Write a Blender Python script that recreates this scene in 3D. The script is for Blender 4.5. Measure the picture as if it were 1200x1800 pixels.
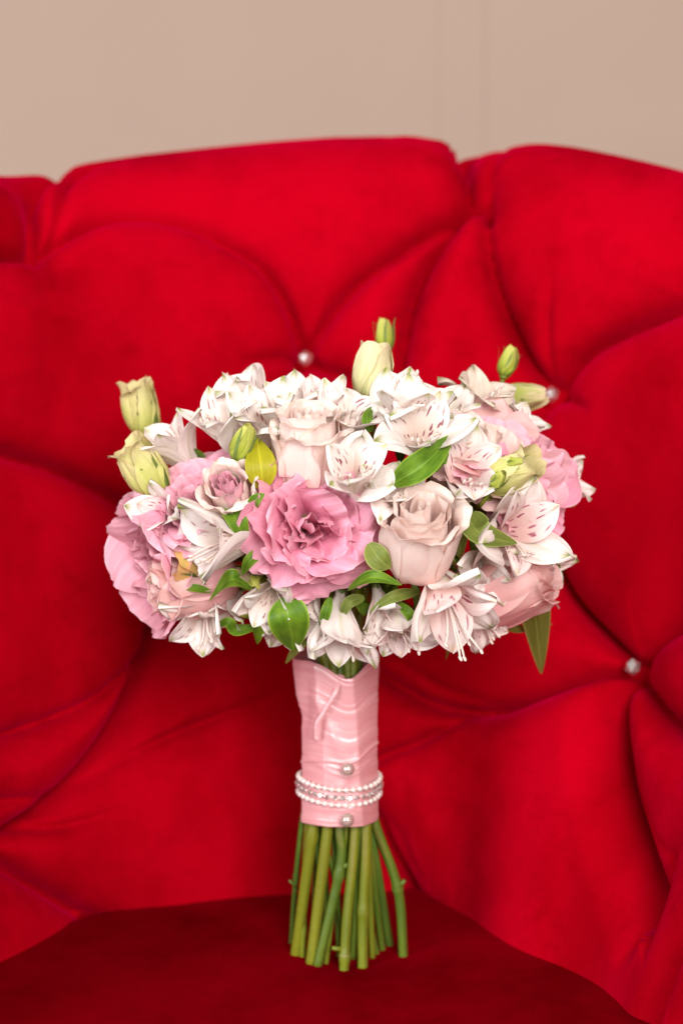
import bpy, math, random
import numpy as np
from mathutils import Vector, Matrix

for o in list(bpy.data.objects):
    bpy.data.objects.remove(o, do_unlink=True)
scene = bpy.context.scene
col = scene.collection
R = math.radians

# ------------------------------------------------------------------ camera
PITCH = R(5.0)
DIST = 0.90
CENTRE = Vector((0, 0, 0.2462))
cam_d = bpy.data.cameras.new('camera')
cam = bpy.data.objects.new('camera', cam_d)
col.objects.link(cam)
cam.location = CENTRE + Vector((0, -DIST * math.cos(PITCH), DIST * math.sin(PITCH)))
cam.rotation_euler = (R(90) - PITCH, 0, 0)
cam_d.sensor_fit = 'VERTICAL'
cam_d.sensor_height = 36
cam_d.sensor_width = 24
cam_d.lens = 60
cam_d.clip_start = 0.01
cam_d.clip_end = 50
cam_d.dof.use_dof = True
cam_d.dof.focus_distance = 0.825
cam_d.dof.aperture_fstop = 5.0
scene.camera = cam

# ------------------------------------------------------------------ light
world = bpy.data.worlds.new('World')
scene.world = world
world.use_nodes = True
bg = world.node_tree.nodes['Background']
bg.inputs[0].default_value = (1.0, 0.87, 0.79, 1)
bg.inputs[1].default_value = 0.31

def area(name, loc, target, size, power, colr):
    d = bpy.data.lights.new(name, 'AREA')
    d.shape = 'RECTANGLE'
    d.size, d.size_y = size
    d.energy = power
    d.color = colr
    o = bpy.data.objects.new(name, d)
    col.objects.link(o)
    o.location = loc
    o.rotation_euler = (Vector(target) - Vector(loc)).to_track_quat('-Z', 'Y').to_euler()
    return o

area('window_light', (0.44, -2.20, 1.02), (0, 0.05, 0.25), (1.0, 1.2), 59, (1.0, 0.965, 0.93))
area('side_fill_light', (-1.6, -1.6, 0.70), (0.1, 0.1, 0.25), (0.8, 1.2), 33, (0.94, 0.97, 1.0))  # added fill lamp from the left, lifts the right wing of the chair

scene.view_settings.view_transform = 'Standard'
scene.view_settings.look = 'None'
scene.view_settings.gamma = 1
scene.view_settings.exposure = 0.23
scene.view_settings.use_curve_mapping = False

# ------------------------------------------------------------------ helpers
def ray(px, py):
    f = 60.0
    sx = (px - 600) / 1800 * 36
    sy = (900 - py) / 1800 * 36
    d = Vector((sx, sy, -f))
    m = Matrix.Rotation(R(90) - PITCH, 3, 'X')
    return cam.location.copy(), (m @ d).normalized()

def at(px, py, y):
    """point of the place seen at a photo pixel, y metres behind the bouquet plane"""
    o, d = ray(px, py)
    t = (y - o.y) / d.y
    return o + d * t

def at_z(px, py, z):
    o, d = ray(px, py)
    return o + d * ((z - o.z) / d.z)

def mesh_obj(name, verts, faces, mat, parent=None, uv=None, smooth=True, matrix=None):
    me = bpy.data.meshes.new(name)
    me.from_pydata([tuple(v) for v in verts], [], faces)
    if uv is not None:
        lay = me.uv_layers.new(name='UVMap')
        idx = np.zeros(len(me.loops), dtype=np.int32)
        me.loops.foreach_get('vertex_index', idx)
        lay.data.foreach_set('uv', np.asarray(uv, dtype=np.float32)[idx].ravel())
    if smooth:
        me.polygons.foreach_set('use_smooth', [True] * len(me.polygons))
    me.materials.append(mat)
    me.update()
    o = bpy.data.objects.new(name, me)
    col.objects.link(o)
    if parent is not None:
        o.parent = parent
    if matrix is not None:
        o.matrix_local = matrix
    return o

def grid_faces(nu, nv, wrap=False, off=0):
    f = []
    for j in range(nv - 1):
        for i in range(nu if wrap else nu - 1):
            i2 = (i + 1) % nu
            f.append((off + j * nu + i, off + j * nu + i2, off + (j + 1) * nu + i2, off + (j + 1) * nu + i))
    return f

def catmull(pts, n):
    p = np.array(pts, dtype=float)
    if len(p) == 2:
        t = np.linspace(0, 1, n)[:, None]
        return p[0] * (1 - t) + p[1] * t
    q = np.vstack([2 * p[0] - p[1], p, 2 * p[-1] - p[-2]])
    out = []
    for k in np.linspace(0, len(p) - 1 - 1e-9, n):
        i = int(k); t = k - i
        a, b, c, d = q[i], q[i + 1], q[i + 2], q[i + 3]
        out.append(0.5 * (2 * b + (c - a) * t + (2 * a - 5 * b + 4 * c - d) * t * t + (3 * b - a - 3 * c + d) * t ** 3))
    return np.array(out)

def tube_data(pts, radii, n=8, off=0):
    pts = [Vector(p) for p in pts]
    verts, faces, uv = [], [], []
    ref = Vector((0.31, 0.9, 0.2)).normalized()
    for i, p in enumerate(pts):
        t = (pts[min(i + 1, len(pts) - 1)] - pts[max(i - 1, 0)]).normalized()
        a = ref - t * ref.dot(t)
        if a.length < 1e-4:
            a = t.orthogonal()
        a.normalize(); ref = a
        b = t.cross(a)
        for k in range(n):
            g = 2 * math.pi * k / n
            verts.append(p + (a * math.cos(g) + b * math.sin(g)) * radii[i])
            uv.append((k / n, i / max(1, len(pts) - 1)))
    faces = grid_faces(n, len(pts), True, off)
    faces.append(tuple(off + k for k in reversed(range(n))))
    faces.append(tuple(off + (len(pts) - 1) * n + k for k in range(n)))
    return verts, faces, uv

def sphere_data(c, r, nu=10, nv=7, off=0, scale=(1, 1, 1)):
    verts, uv = [], []
    for j in range(nv):
        ph = math.pi * (0.02 + 0.96 * j / (nv - 1))
        for i in range(nu):
            th = 2 * math.pi * i / nu
            verts.append((c[0] + r * scale[0] * math.sin(ph) * math.cos(th), c[1] + r * scale[1] * math.sin(ph) * math.sin(th), c[2] - r * scale[2] * math.cos(ph)))
            uv.append((i / nu, j / (nv - 1)))
    f = grid_faces(nu, nv, True, off)
    f.append(tuple(off + k for k in reversed(range(nu))))
    f.append(tuple(off + (nv - 1) * nu + k for k in range(nu)))
    return verts, f, uv

# ------------------------------------------------------------------ materials
class NT:
    def __init__(self, name):
        self.m = bpy.data.materials.new(name)
        self.m.use_nodes = True
        self.t = self.m.node_tree
        self.b = self.t.nodes['Principled BSDF']
        self.out = self.t.nodes['Material Output']
    def n(self, typ, **kw):
        nd = self.t.nodes.new(typ)
        for k, v in kw.items():
            setattr(nd, k, v)
        return nd
    def l(self, a, b):
        self.t.links.new(a, b)
    def val(self, sock, v):
        if hasattr(v, 'is_linked'):
            self.l(v, sock)
        else:
            sock.default_value = v
    def math(self, op, a, b=0.0, c=0.0, clamp=False):
        nd = self.n('ShaderNodeMath', operation=op, use_clamp=clamp)
        for i, v in enumerate((a, b, c)):
            self.val(nd.inputs[i], v)
        return nd.outputs[0]
    def mix(self, f, a, b, mode='MIX'):
        nd = self.n('ShaderNodeMix', data_type='RGBA', blend_type=mode)
        self.val(nd.inputs[0], f)
        for s, v in ((nd.inputs[6], a), (nd.inputs[7], b)):
            if hasattr(v, 'is_linked'): self.l(v, s)
            else: s.default_value = (*v, 1) if len(v) == 3 else v
        return nd.outputs[2]
    def ramp(self, f, stops):
        nd = self.n('ShaderNodeValToRGB')
        e = nd.color_ramp.elements
        while len(e) < len(stops): e.new(0.5)
        for k, (p, c) in enumerate(stops):
            e[k].position = p
            e[k].color = (*c, 1) if hasattr(c, '__len__') else (c, c, c, 1)
        self.l(f, nd.inputs[0])
        return nd.outputs[0]
    def smooth(self, x, lo, hi, a=0.0, b=1.0):
        nd = self.n('ShaderNodeMapRange', interpolation_type='SMOOTHSTEP')
        self.val(nd.inputs[0], x)
        nd.inputs[1].default_value, nd.inputs[2].default_value = lo, hi
        nd.inputs[3].default_value, nd.inputs[4].default_value = a, b
        return nd.outputs[0]
    def noise(self, vec, scale, detail=3, rough=0.5):
        nd = self.n('ShaderNodeTexNoise')
        nd.inputs['Scale'].default_value = scale
        nd.inputs['Detail'].default_value = detail
        nd.inputs['Roughness'].default_value = rough
        if vec is not None: self.l(vec, nd.inputs['Vector'])
        return nd.outputs['Fac']
    def bump(self, h, strength, dist):
        nd = self.n('ShaderNodeBump')
        nd.inputs['Strength'].default_value = strength
        nd.inputs['Distance'].default_value = dist
        self.l(h, nd.inputs['Height'])
        self.l(nd.outputs[0], self.b.inputs['Normal'])
        return nd.outputs[0]
    def coords(self, which):
        return self.n('ShaderNodeTexCoord').outputs[which]
    def mapping(self, vec, scale, offset=None):
        nd = self.n('ShaderNodeMapping')
        self.l(vec, nd.inputs[0])
        nd.inputs['Scale'].default_value = scale
        if offset is not None:
            cb = self.n('ShaderNodeCombineXYZ')
            self.l(offset, cb.inputs[0]); self.l(offset, cb.inputs[1])
            self.l(cb.outputs[0], nd.inputs['Location'])
        return nd.outputs[0]

def petal_mat(name, base, mid, tip, rim=None, streak=None, greentip=None, midline=None, rough=0.5, trans=0.18,
              streak_range=(0.30, 0.9), density=0.185, flush=None, vein=0.10, mottling=None, sss=0.0, blush=None):
    t = NT(name)
    uv = t.coords('UV')
    sp = t.n('ShaderNodeSeparateXYZ'); t.l(uv, sp.inputs[0])
    U, V = sp.outputs[0], sp.outputs[1]
    info = t.n('ShaderNodeObjectInfo').outputs['Random']
    off = t.math('MULTIPLY', info, 31.7)
    c = t.ramp(V, [(0.0, base), (0.45, mid), (0.95, tip)])
    if blush:
        c = t.mix(t.math('MULTIPLY', t.smooth(info, 0.45, 1.0), 0.5), c, blush)
    side = t.math('ABSOLUTE', t.math('MULTIPLY_ADD', U, 2.0, -1.0))
    # fine lengthwise veins
    vn = t.noise(t.mapping(uv, (26, 1.6, 1), off), 1.0, 3, 0.6)
    vfac = t.math('MULTIPLY', t.smooth(vn, 0.42, 0.62), vein * 2.2)
    c = t.mix(vfac, c, tuple(x * 0.62 for x in mid), 'MIX')
    mot = t.noise(t.mapping(uv, (3.5, 3.0, 1), off), 1.0, 3, 0.55)
    if mottling:
        c = t.mix(t.math('MULTIPLY', t.smooth(mot, 0.5, 0.72), 0.55), c, mottling)
    else:
        c = t.mix(t.math('MULTIPLY', t.smooth(mot, 0.45, 0.75), 0.22), c, tuple(min(1, x * 1.12) for x in tip))
    if flush:
        fm = t.math('MULTIPLY', t.smooth(V, 0.15, 0.42), t.smooth(V, 0.78, 0.45))
        c = t.mix(t.math('MULTIPLY', fm, 0.6), c, flush)
    if midline:
        ml = t.math('MULTIPLY', t.smooth(side, 0.16, 0.02), t.smooth(V, 0.97, 0.35))
        c = t.mix(t.math('MULTIPLY', ml, 0.55), c, midline)
    if greentip:
        g = t.math('MULTIPLY', t.smooth(V, 0.86, 0.985), t.smooth(side, 0.75, 0.2))
        c = t.mix(g, c, greentip)
    if streak:
        vor = t.n('ShaderNodeTexVoronoi', voronoi_dimensions='2D', feature='F1')
        vor.inputs['Scale'].default_value = 1.0
        vor.inputs['Randomness'].default_value = 0.85
        mp = t.mapping(uv, (7.0, 3.9, 1), off)
        wob = t.n('ShaderNodeTexNoise'); wob.inputs['Scale'].default_value = 1.3; t.l(mp, wob.inputs['Vector'])
        vm = t.n('ShaderNodeVectorMath', operation='MULTIPLY_ADD'); t.l(wob.outputs['Color'], vm.inputs[0]); vm.inputs[1].default_value = (0.45, 0.9, 0); t.l(mp, vm.inputs[2])
        t.l(vm.outputs[0], vor.inputs['Vector'])
        d = t.smooth(vor.outputs['Distance'], density + 0.05, density - 0.03)
        keep = t.smooth(t.noise(t.mapping(uv, (4, 2.2, 1), off), 1.0, 1), 0.40, 0.46)
        m = t.math('MULTIPLY', t.math('MULTIPLY', t.smooth(V, streak_range[0], streak_range[0] + 0.12), t.smooth(V, streak_range[1], streak_range[1] - 0.1)),
                   t.smooth(side, 0.92, 0.72))
        m = t.math('MULTIPLY', t.math('MULTIPLY', m, keep), d)
        c = t.mix(t.math('MULTIPLY', m, t.smooth(mot, 0.3, 0.6, 0.45, 0.95)), c, streak)
    if rim:
        rm = t.math('MAXIMUM', t.smooth(V, 0.955, 0.995), t.smooth(side, 0.955, 1.0))
        rm = t.math('MULTIPLY', rm, t.smooth(mot, 0.36, 0.6))
        c = t.mix(t.math('MULTIPLY', rm, 0.4), c, rim)
    t.l(c, t.b.inputs['Base Color'])
    t.b.inputs['Roughness'].default_value = rough
    t.b.inputs['Specular IOR Level'].default_value = 0.28
    t.b.inputs['Sheen Weight'].default_value = 0.08
    if sss:
        t.b.inputs['Subsurface Weight'].default_value = sss
        t.b.inputs['Subsurface Scale'].default_value = 0.004
        t.b.inputs['Subsurface Radius'].default_value = (1.0, 0.5, 0.4)
    nrm = t.bump(t.math('ADD', t.math('MULTIPLY', vn, 0.15 + vein * 8), t.math('MULTIPLY', mot, 1.6)), 0.42, 0.0011)
    tr = t.n('ShaderNodeBsdfTranslucent')
    t.l(c, tr.inputs[0]); t.l(nrm, tr.inputs['Normal'])
    mx = t.n('ShaderNodeMixShader'); mx.inputs[0].default_value = trans
    t.l(t.b.outputs[0], mx.inputs[1]); t.l(tr.outputs[0], mx.inputs[2])
    t.l(mx.outputs[0], t.out.inputs['Surface'])
    return t.m

def leaf_mat(name, c1, c2, edge=None):
    t = NT(name)
    uv = t.coords('UV')
    sp = t.n('ShaderNodeSeparateXYZ'); t.l(uv, sp.inputs[0])
    side = t.math('ABSOLUTE', t.math('MULTIPLY_ADD', sp.outputs[0], 2.0, -1.0))
    off = t.math('MULTIPLY', t.n('ShaderNodeObjectInfo').outputs['Random'], 17.0)
    vn = t.noise(t.mapping(uv, (11, 0.7, 1), off), 1.0, 4, 0.6)
    mot = t.noise(t.mapping(uv, (2.5, 3.5, 1), off), 1.0, 3, 0.6)
    c = t.mix(t.smooth(mot, 0.3, 0.72), c1, c2)
    c = t.mix(t.math('MULTIPLY', t.smooth(vn, 0.45, 0.65), 0.22), c, tuple(min(1, x * 1.5 + 0.01) for x in c2))
    c = t.mix(t.math('MULTIPLY', t.smooth(side, 0.09, 0.0), 0.45), c, tuple(min(1, x * 1.7 + 0.02) for x in c2))
    if edge:
        c = t.mix(t.smooth(side, 0.86, 1.0), c, edge)
    t.l(c, t.b.inputs['Base Color'])
    t.b.inputs['Roughness'].default_value = 0.52
    t.b.inputs['Specular IOR Level'].default_value = 0.32
    t.bump(vn, 0.4, 0.0008)
    tr = t.n('ShaderNodeBsdfTranslucent'); t.l(c, tr.inputs[0])
    mx = t.n('ShaderNodeMixShader'); mx.inputs[0].default_value = 0.22
    t.l(t.b.outputs[0], mx.inputs[1]); t.l(tr.outputs[0], mx.inputs[2])
    t.l(mx.outputs[0], t.out.inputs['Surface'])
    return t.m

def stem_mat(name, c1, c2, c3=None):
    t = NT(name)
    uv = t.coords('UV'); oc = t.coords('Object')
    n1 = t.noise(t.mapping(uv, (3, 5, 1)), 1.0, 3)
    n2 = t.noise(oc, 260, 3, 0.6)
    c = t.mix(t.smooth(n1, 0.3, 0.7), c1, c2)
    if c3:
        c = t.mix(t.math('MULTIPLY', t.smooth(t.noise(t.mapping(uv, (2, 2.2, 1)), 1.0, 3), 0.5, 0.68), 0.8), c, c3)
    c = t.mix(t.math('MULTIPLY', t.smooth(n2, 0.55, 0.75), 0.25), c, tuple(x * 0.5 for x in c1))
    t.l(c, t.b.inputs['Base Color'])
    t.b.inputs['Roughness'].default_value = 0.42
    t.bump(t.math('ADD', n2, t.noise(t.mapping(uv, (14, 3, 1)), 1.0, 2)), 0.3, 0.0008)
    return t.m

def velvet(name, basec, sheen=0.55):
    t = NT(name)
    oc = t.coords('Object')
    nap = t.noise(t.mapping(oc, (12, 12, 8)), 1.0, 5, 0.64)
    nap2 = t.noise(t.mapping(oc, (30, 30, 55)), 1.0, 4, 0.65)
    fine = t.noise(oc, 900, 2)
    dirn = t.math('MULTIPLY', t.smooth(nap, 0.38, 0.70), 0.75)
    dirn = t.math('ADD', dirn, t.math('MULTIPLY', t.smooth(nap2, 0.50, 0.75), 0.35), clamp=True)
    c = t.mix(dirn, basec, tuple(x * f for x, f in zip(basec, (0.62, 0.5, 0.42))))
    c = t.mix(t.math('MULTIPLY', t.smooth(fine, 0.35, 0.7), 0.16), c, tuple(x * 0.5 for x in basec))
    t.l(c, t.b.inputs['Base Color'])
    t.b.inputs['Roughness'].default_value = 0.85
    t.b.inputs['Specular IOR Level'].default_value = 0.0
    sh = t.math('MULTIPLY_ADD', dirn, -sheen * 0.7, sheen)
    t.l(sh, t.b.inputs['Sheen Weight'])
    t.b.inputs['Sheen Roughness'].default_value = 0.42
    t.b.inputs['Sheen Tint'].default_value = (1.0, 0.0, 0.11, 1)
    t.bump(t.math('ADD', t.math('MULTIPLY', nap2, 1.0), t.math('MULTIPLY', fine, 0.12)), 0.22, 0.003)
    return t.m

M = {}
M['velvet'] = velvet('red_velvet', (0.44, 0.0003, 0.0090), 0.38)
M['velvet_seat'] = velvet('red_velvet_shaded', (0.195, 0.0002, 0.003), 0.05)  # seat velvet with darker base and less sheen, shade put into the colour

M['pink'] = petal_mat('lisianthus_pink', (0.60, 0.09, 0.24), (0.82, 0.27, 0.42), (0.88, 0.41, 0.52), rim=(0.92, 0.62, 0.69), trans=0.18, vein=0.09)
M['mauve'] = petal_mat('lisianthus_mauve', (0.68, 0.17, 0.32), (0.83, 0.33, 0.45), (0.88, 0.46, 0.55), rim=(0.94, 0.66, 0.74), trans=0.18, vein=0.12)
M['palepink'] = petal_mat('lisianthus_pale', (0.85, 0.42, 0.50), (0.90, 0.58, 0.60), (0.92, 0.50, 0.60), rim=(0.93, 0.62, 0.68), trans=0.18, vein=0.08)
M['blush'] = petal_mat('rose_blush', (0.93, 0.50, 0.45), (0.95, 0.68, 0.62), (0.96, 0.79, 0.735), rim=(0.78, 0.58, 0.40), trans=0.24, rough=0.55, vein=0.0, sss=0.3)
M['rosepink'] = petal_mat('rose_pink', (0.91, 0.54, 0.50), (0.89, 0.45, 0.46), (0.92, 0.60, 0.57), trans=0.24, rough=0.55, vein=0.0, sss=0.3)
M['white'] = petal_mat('alstroemeria_white', (0.84, 0.77, 0.66), (0.94, 0.87, 0.825), (0.94, 0.86, 0.82), greentip=(0.38, 0.42, 0.10), midline=(0.62, 0.66, 0.36), trans=0.24, vein=0.03, blush=(0.93, 0.77, 0.72))
M['streaked'] = petal_mat('alstroemeria_streaked', (0.86, 0.70, 0.58), (0.93, 0.84, 0.77), (0.93, 0.87, 0.84), streak=(0.26, 0.02, 0.06), flush=(0.90, 0.68, 0.58), greentip=(0.62, 0.58, 0.30), trans=0.24, vein=0.03, blush=(0.93, 0.77, 0.72))
M['pinkstreak'] = petal_mat('alstroemeria_pink_streaked', (0.86, 0.60, 0.52), (0.90, 0.66, 0.62), (0.91, 0.78, 0.76), streak=(0.34, 0.03, 0.10), flush=(0.90, 0.58, 0.54), greentip=(0.80, 0.60, 0.45), trans=0.18, vein=0.06)
M['fade'] = petal_mat('alstroemeria_faded', (0.66, 0.55, 0.40), (0.80, 0.68, 0.56), (0.84, 0.73, 0.62), greentip=(0.30, 0.25, 0.10), midline=(0.45, 0.42, 0.24), trans=0.18, vein=0.14)
M['bud'] = petal_mat('bud_yellow_green', (0.34, 0.44, 0.04), (0.66, 0.66, 0.20), (0.78, 0.68, 0.36), mottling=(0.50, 0.56, 0.10), rim=(0.75, 0.50, 0.30), trans=0.18, vein=0.10)
M['budpale'] = petal_mat('bud_cream_green', (0.50, 0.56, 0.18), (0.74, 0.71, 0.36), (0.80, 0.69, 0.44), mottling=(0.55, 0.60, 0.22), rim=(0.78, 0.55, 0.36), trans=0.18, vein=0.10)
M['budtip'] = petal_mat('bud_green_pale_tip', (0.24, 0.36, 0.03), (0.40, 0.47, 0.06), (0.76, 0.62, 0.38), mottling=(0.36, 0.46, 0.05), trans=0.2, vein=0.10)
M['budgreen'] = petal_mat('bud_green', (0.22, 0.36, 0.03), (0.46, 0.52, 0.06), (0.60, 0.60, 0.14), mottling=(0.34, 0.46, 0.04), trans=0.2, vein=0.10)
M['budorange'] = petal_mat('bud_orange', (0.60, 0.60, 0.08), (0.78, 0.62, 0.14), (0.86, 0.50, 0.22), mottling=(0.60, 0.62, 0.10), trans=0.18, vein=0.08)
M['tan'] = petal_mat('dry_tan', (0.45, 0.42, 0.12), (0.60, 0.48, 0.28), (0.58, 0.42, 0.26), trans=0.2, vein=0.25)
M['leaf'] = leaf_mat('leaf_green', (0.07, 0.17, 0.008), (0.16, 0.29, 0.016), edge=(0.30, 0.46, 0.05))
M['leafdark'] = leaf_mat('leaf_dark', (0.075, 0.17, 0.02), (0.16, 0.28, 0.035))
M['leafolive'] = leaf_mat('leaf_olive', (0.14, 0.19, 0.03), (0.22, 0.27, 0.05), edge=(0.36, 0.42, 0.12))
M['leafyellow'] = leaf_mat('leaf_yellow', (0.34, 0.33, 0.008), (0.43, 0.40, 0.014))
M['sepal'] = leaf_mat('sepal_green', (0.13, 0.20, 0.05), (0.22, 0.30, 0.07))
M['stem1'] = stem_mat('stem_green', (0.055, 0.105, 0.008), (0.11, 0.165, 0.013), (0.16, 0.13, 0.022))
M['stem2'] = stem_mat('stem_olive', (0.11, 0.14, 0.006), (0.18, 0.21, 0.010), (0.21, 0.16, 0.025))
M['stem3'] = stem_mat('stem_brownish', (0.14, 0.155, 0.008), (0.20, 0.21, 0.011), (0.20, 0.09, 0.012))
M['stem4'] = stem_mat('stem_dark', (0.05, 0.10, 0.012), (0.10, 0.17, 0.02))
M['node'] = stem_mat('stem_node', (0.13, 0.17, 0.02), (0.24, 0.23, 0.06), (0.22, 0.14, 0.05))
M['stamen'] = petal_mat('stamen_pale', (0.85, 0.66, 0.58), (0.90, 0.72, 0.66), (0.88, 0.74, 0.64), trans=0.1)

def simple(name, colr, rough=0.5, metal=0.0, coat=0.0, spec=0.5):
    t = NT(name)
    n = t.noise(t.coords('Object'), 120, 3)
    c = t.mix(t.math('MULTIPLY', t.smooth(n, 0.35, 0.7), 0.25), colr, tuple(x * 0.82 for x in colr))
    t.l(c, t.b.inputs['Base Color'])
    t.b.inputs['Roughness'].default_value = rough
    t.b.inputs['Metallic'].default_value = metal
    t.b.inputs['Coat Weight'].default_value = coat
    t.b.inputs['Coat Roughness'].default_value = 0.05
    t.b.inputs['Specular IOR Level'].default_value = spec
    return t.m
M['pearl'] = simple('pearl', (0.58, 0.42, 0.38), 0.16, 0.35, 0.8)
M['pearlwhite'] = simple('small_pearl', (0.74, 0.64, 0.60), 0.15, 0.1, 0.9)
M['crystal'] = simple('crystal', (0.90, 0.87, 0.86), 0.10, 0.8, 0.6, 0.9)
M['strand'] = simple('clear_strand', (0.85, 0.62, 0.58), 0.2, 0.0, 0.4)
M['wood'] = simple('dark_wood', (0.06, 0.03, 0.015), 0.4)
M['lint'] = simple('lint', (0.8, 0.6, 0.6), 0.8)

def satin():
    t = NT('pink_satin')
    uv = t.coords('UV')
    n1 = t.noise(t.mapping(uv, (3, 26, 1)), 1.0, 4, 0.6)
    n2 = t.noise(t.mapping(uv, (60, 900, 1)), 1.0, 2, 0.5)
    c = t.mix(t.smooth(n1, 0.3, 0.75), (0.60, 0.25, 0.27), (0.66, 0.33, 0.345))
    t.l(c, t.b.inputs['Base Color'])
    t.b.inputs['Roughness'].default_value = 0.33
    t.b.inputs['Specular IOR Level'].default_value = 0.95
    t.b.inputs['Anisotropic'].default_value = 0.6
    t.bump(t.math('ADD', t.math('MULTIPLY', n1, 1.0), t.math('MULTIPLY', n2, 0.12)), 0.30, 0.0007)
    return t.m
M['satin'] = satin()
M['satin_light'] = simple('satin_glare', (0.62, 0.33, 0.33), 0.3, 0.0, 0.3)  # satin copy made for the glare line on the ribbon fold, unused

def wall_mat():
    t = NT('beige_wall')
    oc = t.coords('Object')
    n1 = t.noise(oc, 3.0, 4, 0.6)
    n2 = t.noise(t.mapping(oc, (90, 90, 6)), 1.0, 3)
    c = t.mix(t.smooth(n1, 0.3, 0.7), (0.43, 0.310, 0.250), (0.41, 0.297, 0.238))
    c = t.mix(t.math('MULTIPLY', n2, 0.15), c, (0.42, 0.31, 0.24))
    t.l(c, t.b.inputs['Base Color'])
    t.b.inputs['Roughness'].default_value = 0.8
    t.bump(n2, 0.1, 0.002)
    return t.m
M['wall'] = wall_mat()

# ------------------------------------------------------------------ wall
def box(x0, x1, y0, y1, z0, z1):
    v = [(x, y, z) for z in (z0, z1) for y in (y0, y1) for x in (x0, x1)]
    f = [(0, 2, 3, 1), (4, 5, 7, 6), (0, 1, 5, 4), (2, 6, 7, 3), (0, 4, 6, 2), (1, 3, 7, 5)]
    return v, f
FLOOR = -0.40
WY = 0.85
w = mesh_obj('wall', *box(-1.6, 1.6, WY, WY + 0.1, FLOOR, 1.7), M['wall'], smooth=False)
w['kind'] = 'structure'
bx0, bx1 = at(770, 150, WY).x, at(850, 150, WY).x
mesh_obj('batten', *box(bx0, bx1, WY - 0.0015, WY - 0.0002, FLOOR, 1.7), M['wall'], parent=w, smooth=False)

# ------------------------------------------------------------------ armchair
chair = bpy.data.objects.new('armchair', None)
col.objects.link(chair)
chair.location = (0, 0, FLOOR)
chair['label'] = 'red velvet button-tufted armchair with crystal buttons holding the bouquet'
chair['category'] = 'armchair'
CHM = Matrix.Translation((0, 0, -FLOOR))

YC = -0.09
def smoothstep(a, b, x):
    t = np.clip((x - a) / (b - a), 0, 1)
    return t * t * (3 - 2 * t)
def Rm(z, th=0.0):
    return 0.247 + 0.145 * z + 0.10 * np.clip(z, 0, 1) ** 2 - 0.062 * smoothstep(R(10), R(48), th) * (1 - smoothstep(-0.02, 0.26, z))
PUFF = 0.042
def Htop(th):
    x = np.minimum(np.abs(th), R(60)) / R(45)
    drop = np.where(th < 0, 0.034, 0.056)
    return 0.447 + 0.011 * smoothstep(0.0, 0.40, th) - drop * x ** np.where(th < 0, 1.25, 1.9) - 0.05 * np.clip((np.abs(th) - R(60)) / R(40), 0, 1)
ROLL = 0.045
AL = 0.27          # metres of surface per radian

def surf(px, py):
    """photo pixel -> (a, s) on the cushion face of the backrest"""
    o, d = ray(px, py)
    lo, hi = (YC + 0.02 - o.y) / d.y, (0.7 - o.y) / d.y
    for _ in range(50):
        m = (lo + hi) / 2
        p = o + d * m
        if math.hypot(p.x, p.y - YC) < Rm(p.z, math.atan2(p.x, p.y - YC)) - PUFF * 0.2: lo = m
        else: hi = m
    p = o + d * lo
    t_ = math.atan2(p.x, p.y - YC)
    s_ = p.z
    z_f = float(Htop(np.array([t_]))[0]) - ROLL
    if s_ > z_f:
        s_ = z_f + ROLL * (math.asin(min(1.0, (s_ - z_f) / ROLL + math.sin(0.27))) - 0.27)
    return (t_ * AL, s_)

FOLDS = []   # (polyline in (a,s), strengths, radius, asymmetry)
def fold(pts, s=1.0, rad=0.06, asym=0.0, surface=False, taper=(1, 1)):
    q = [p if surface else surf(*p) for p in pts]
    c = catmull(q, max(10, 7 * len(q)))
    t = np.linspace(0, 1, len(c))
    st = s * np.interp(t, [0, 0.5, 1], [taper[0], 1, taper[1]])
    FOLDS.append((c, st, rad, asym))
    return q
def ext(p, da, ds):
    q = surf(*p)
    return (q[0] + da, q[1] + ds)

B1, B2, B3 = (535, 640), (975, 700), (1120, 1188)
BT, BL, BH, BR = (828, 385), (62, 466), (238, 905), (1215, 1640)
# left of the top
fold([BL, (90, 400), (155, 322)] , 0.8, 0.045, 0.2, taper=(1.25, 0.5))
FOLDS.append((np.array([surf(155, 322), ext((155, 322), 0.008, 0.03), ext((155, 322), 0.010, 0.10)]), np.array([0.30, 0.22, 0.15]), 0.020, 0))
fold([(95, 448), (170, 385), (290, 325)], 0.42, 0.035, -0.5, taper=(1, 0.0))
fold([(-150, 480), (-40, 472), BL], 1.0, 0.055)
fold([BL, (190, 428), (330, 432), (450, 482), (505, 560), B1], 0.62, 0.05, 0.75, taper=(1.3, 1.3))
# centre top button
fold([BT, (795, 330), (780, 268)], 0.7, 0.034, -0.3, taper=(1.3, 0.5))
FOLDS.append((np.array([surf(780, 268), ext((780, 268), -0.002, 0.03), ext((780, 268), -0.004, 0.10)]), np.array([0.32, 0.20, 0.12]), 0.018, 0))
fold([BT, (760, 425), (650, 500), (580, 570), B1], 0.62, 0.045, 0.3, taper=(1.3, 1.3))
fold([BT, (770, 455), (730, 540), (712, 640), (700, 760)], 0.9, 0.04, -0.6, taper=(1, 0.6))
fold([(770, 540), (700, 575), (630, 640)], 0.25, 0.022, 0.2, taper=(0.3, 0.2))
fold([(850, 330), (860, 400), (880, 510), (925, 620), B2], 0.70, 0.045, 0.4, taper=(0.35, 1.4))
fold([BT, (850, 380), (862, 405)], 0.7, 0.028)
fold([(850, 318), (920, 302), (1050, 298), (1200, 310), (1300, 335)], 0.45, 0.028, 0.5, taper=(0.7, 1.0))
fold([B2, (980, 600), (1000, 490)], 0.34, 0.03, -0.2, taper=(1.4, 0.0))
fold([B2, (1060, 618), (1200, 556), (1330, 520)], 0.95, 0.055, -0.3)
fold([B2, (1030, 722), (1075, 745)], 0.4, 0.03, 0.0, taper=(1.3, 0))
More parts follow.
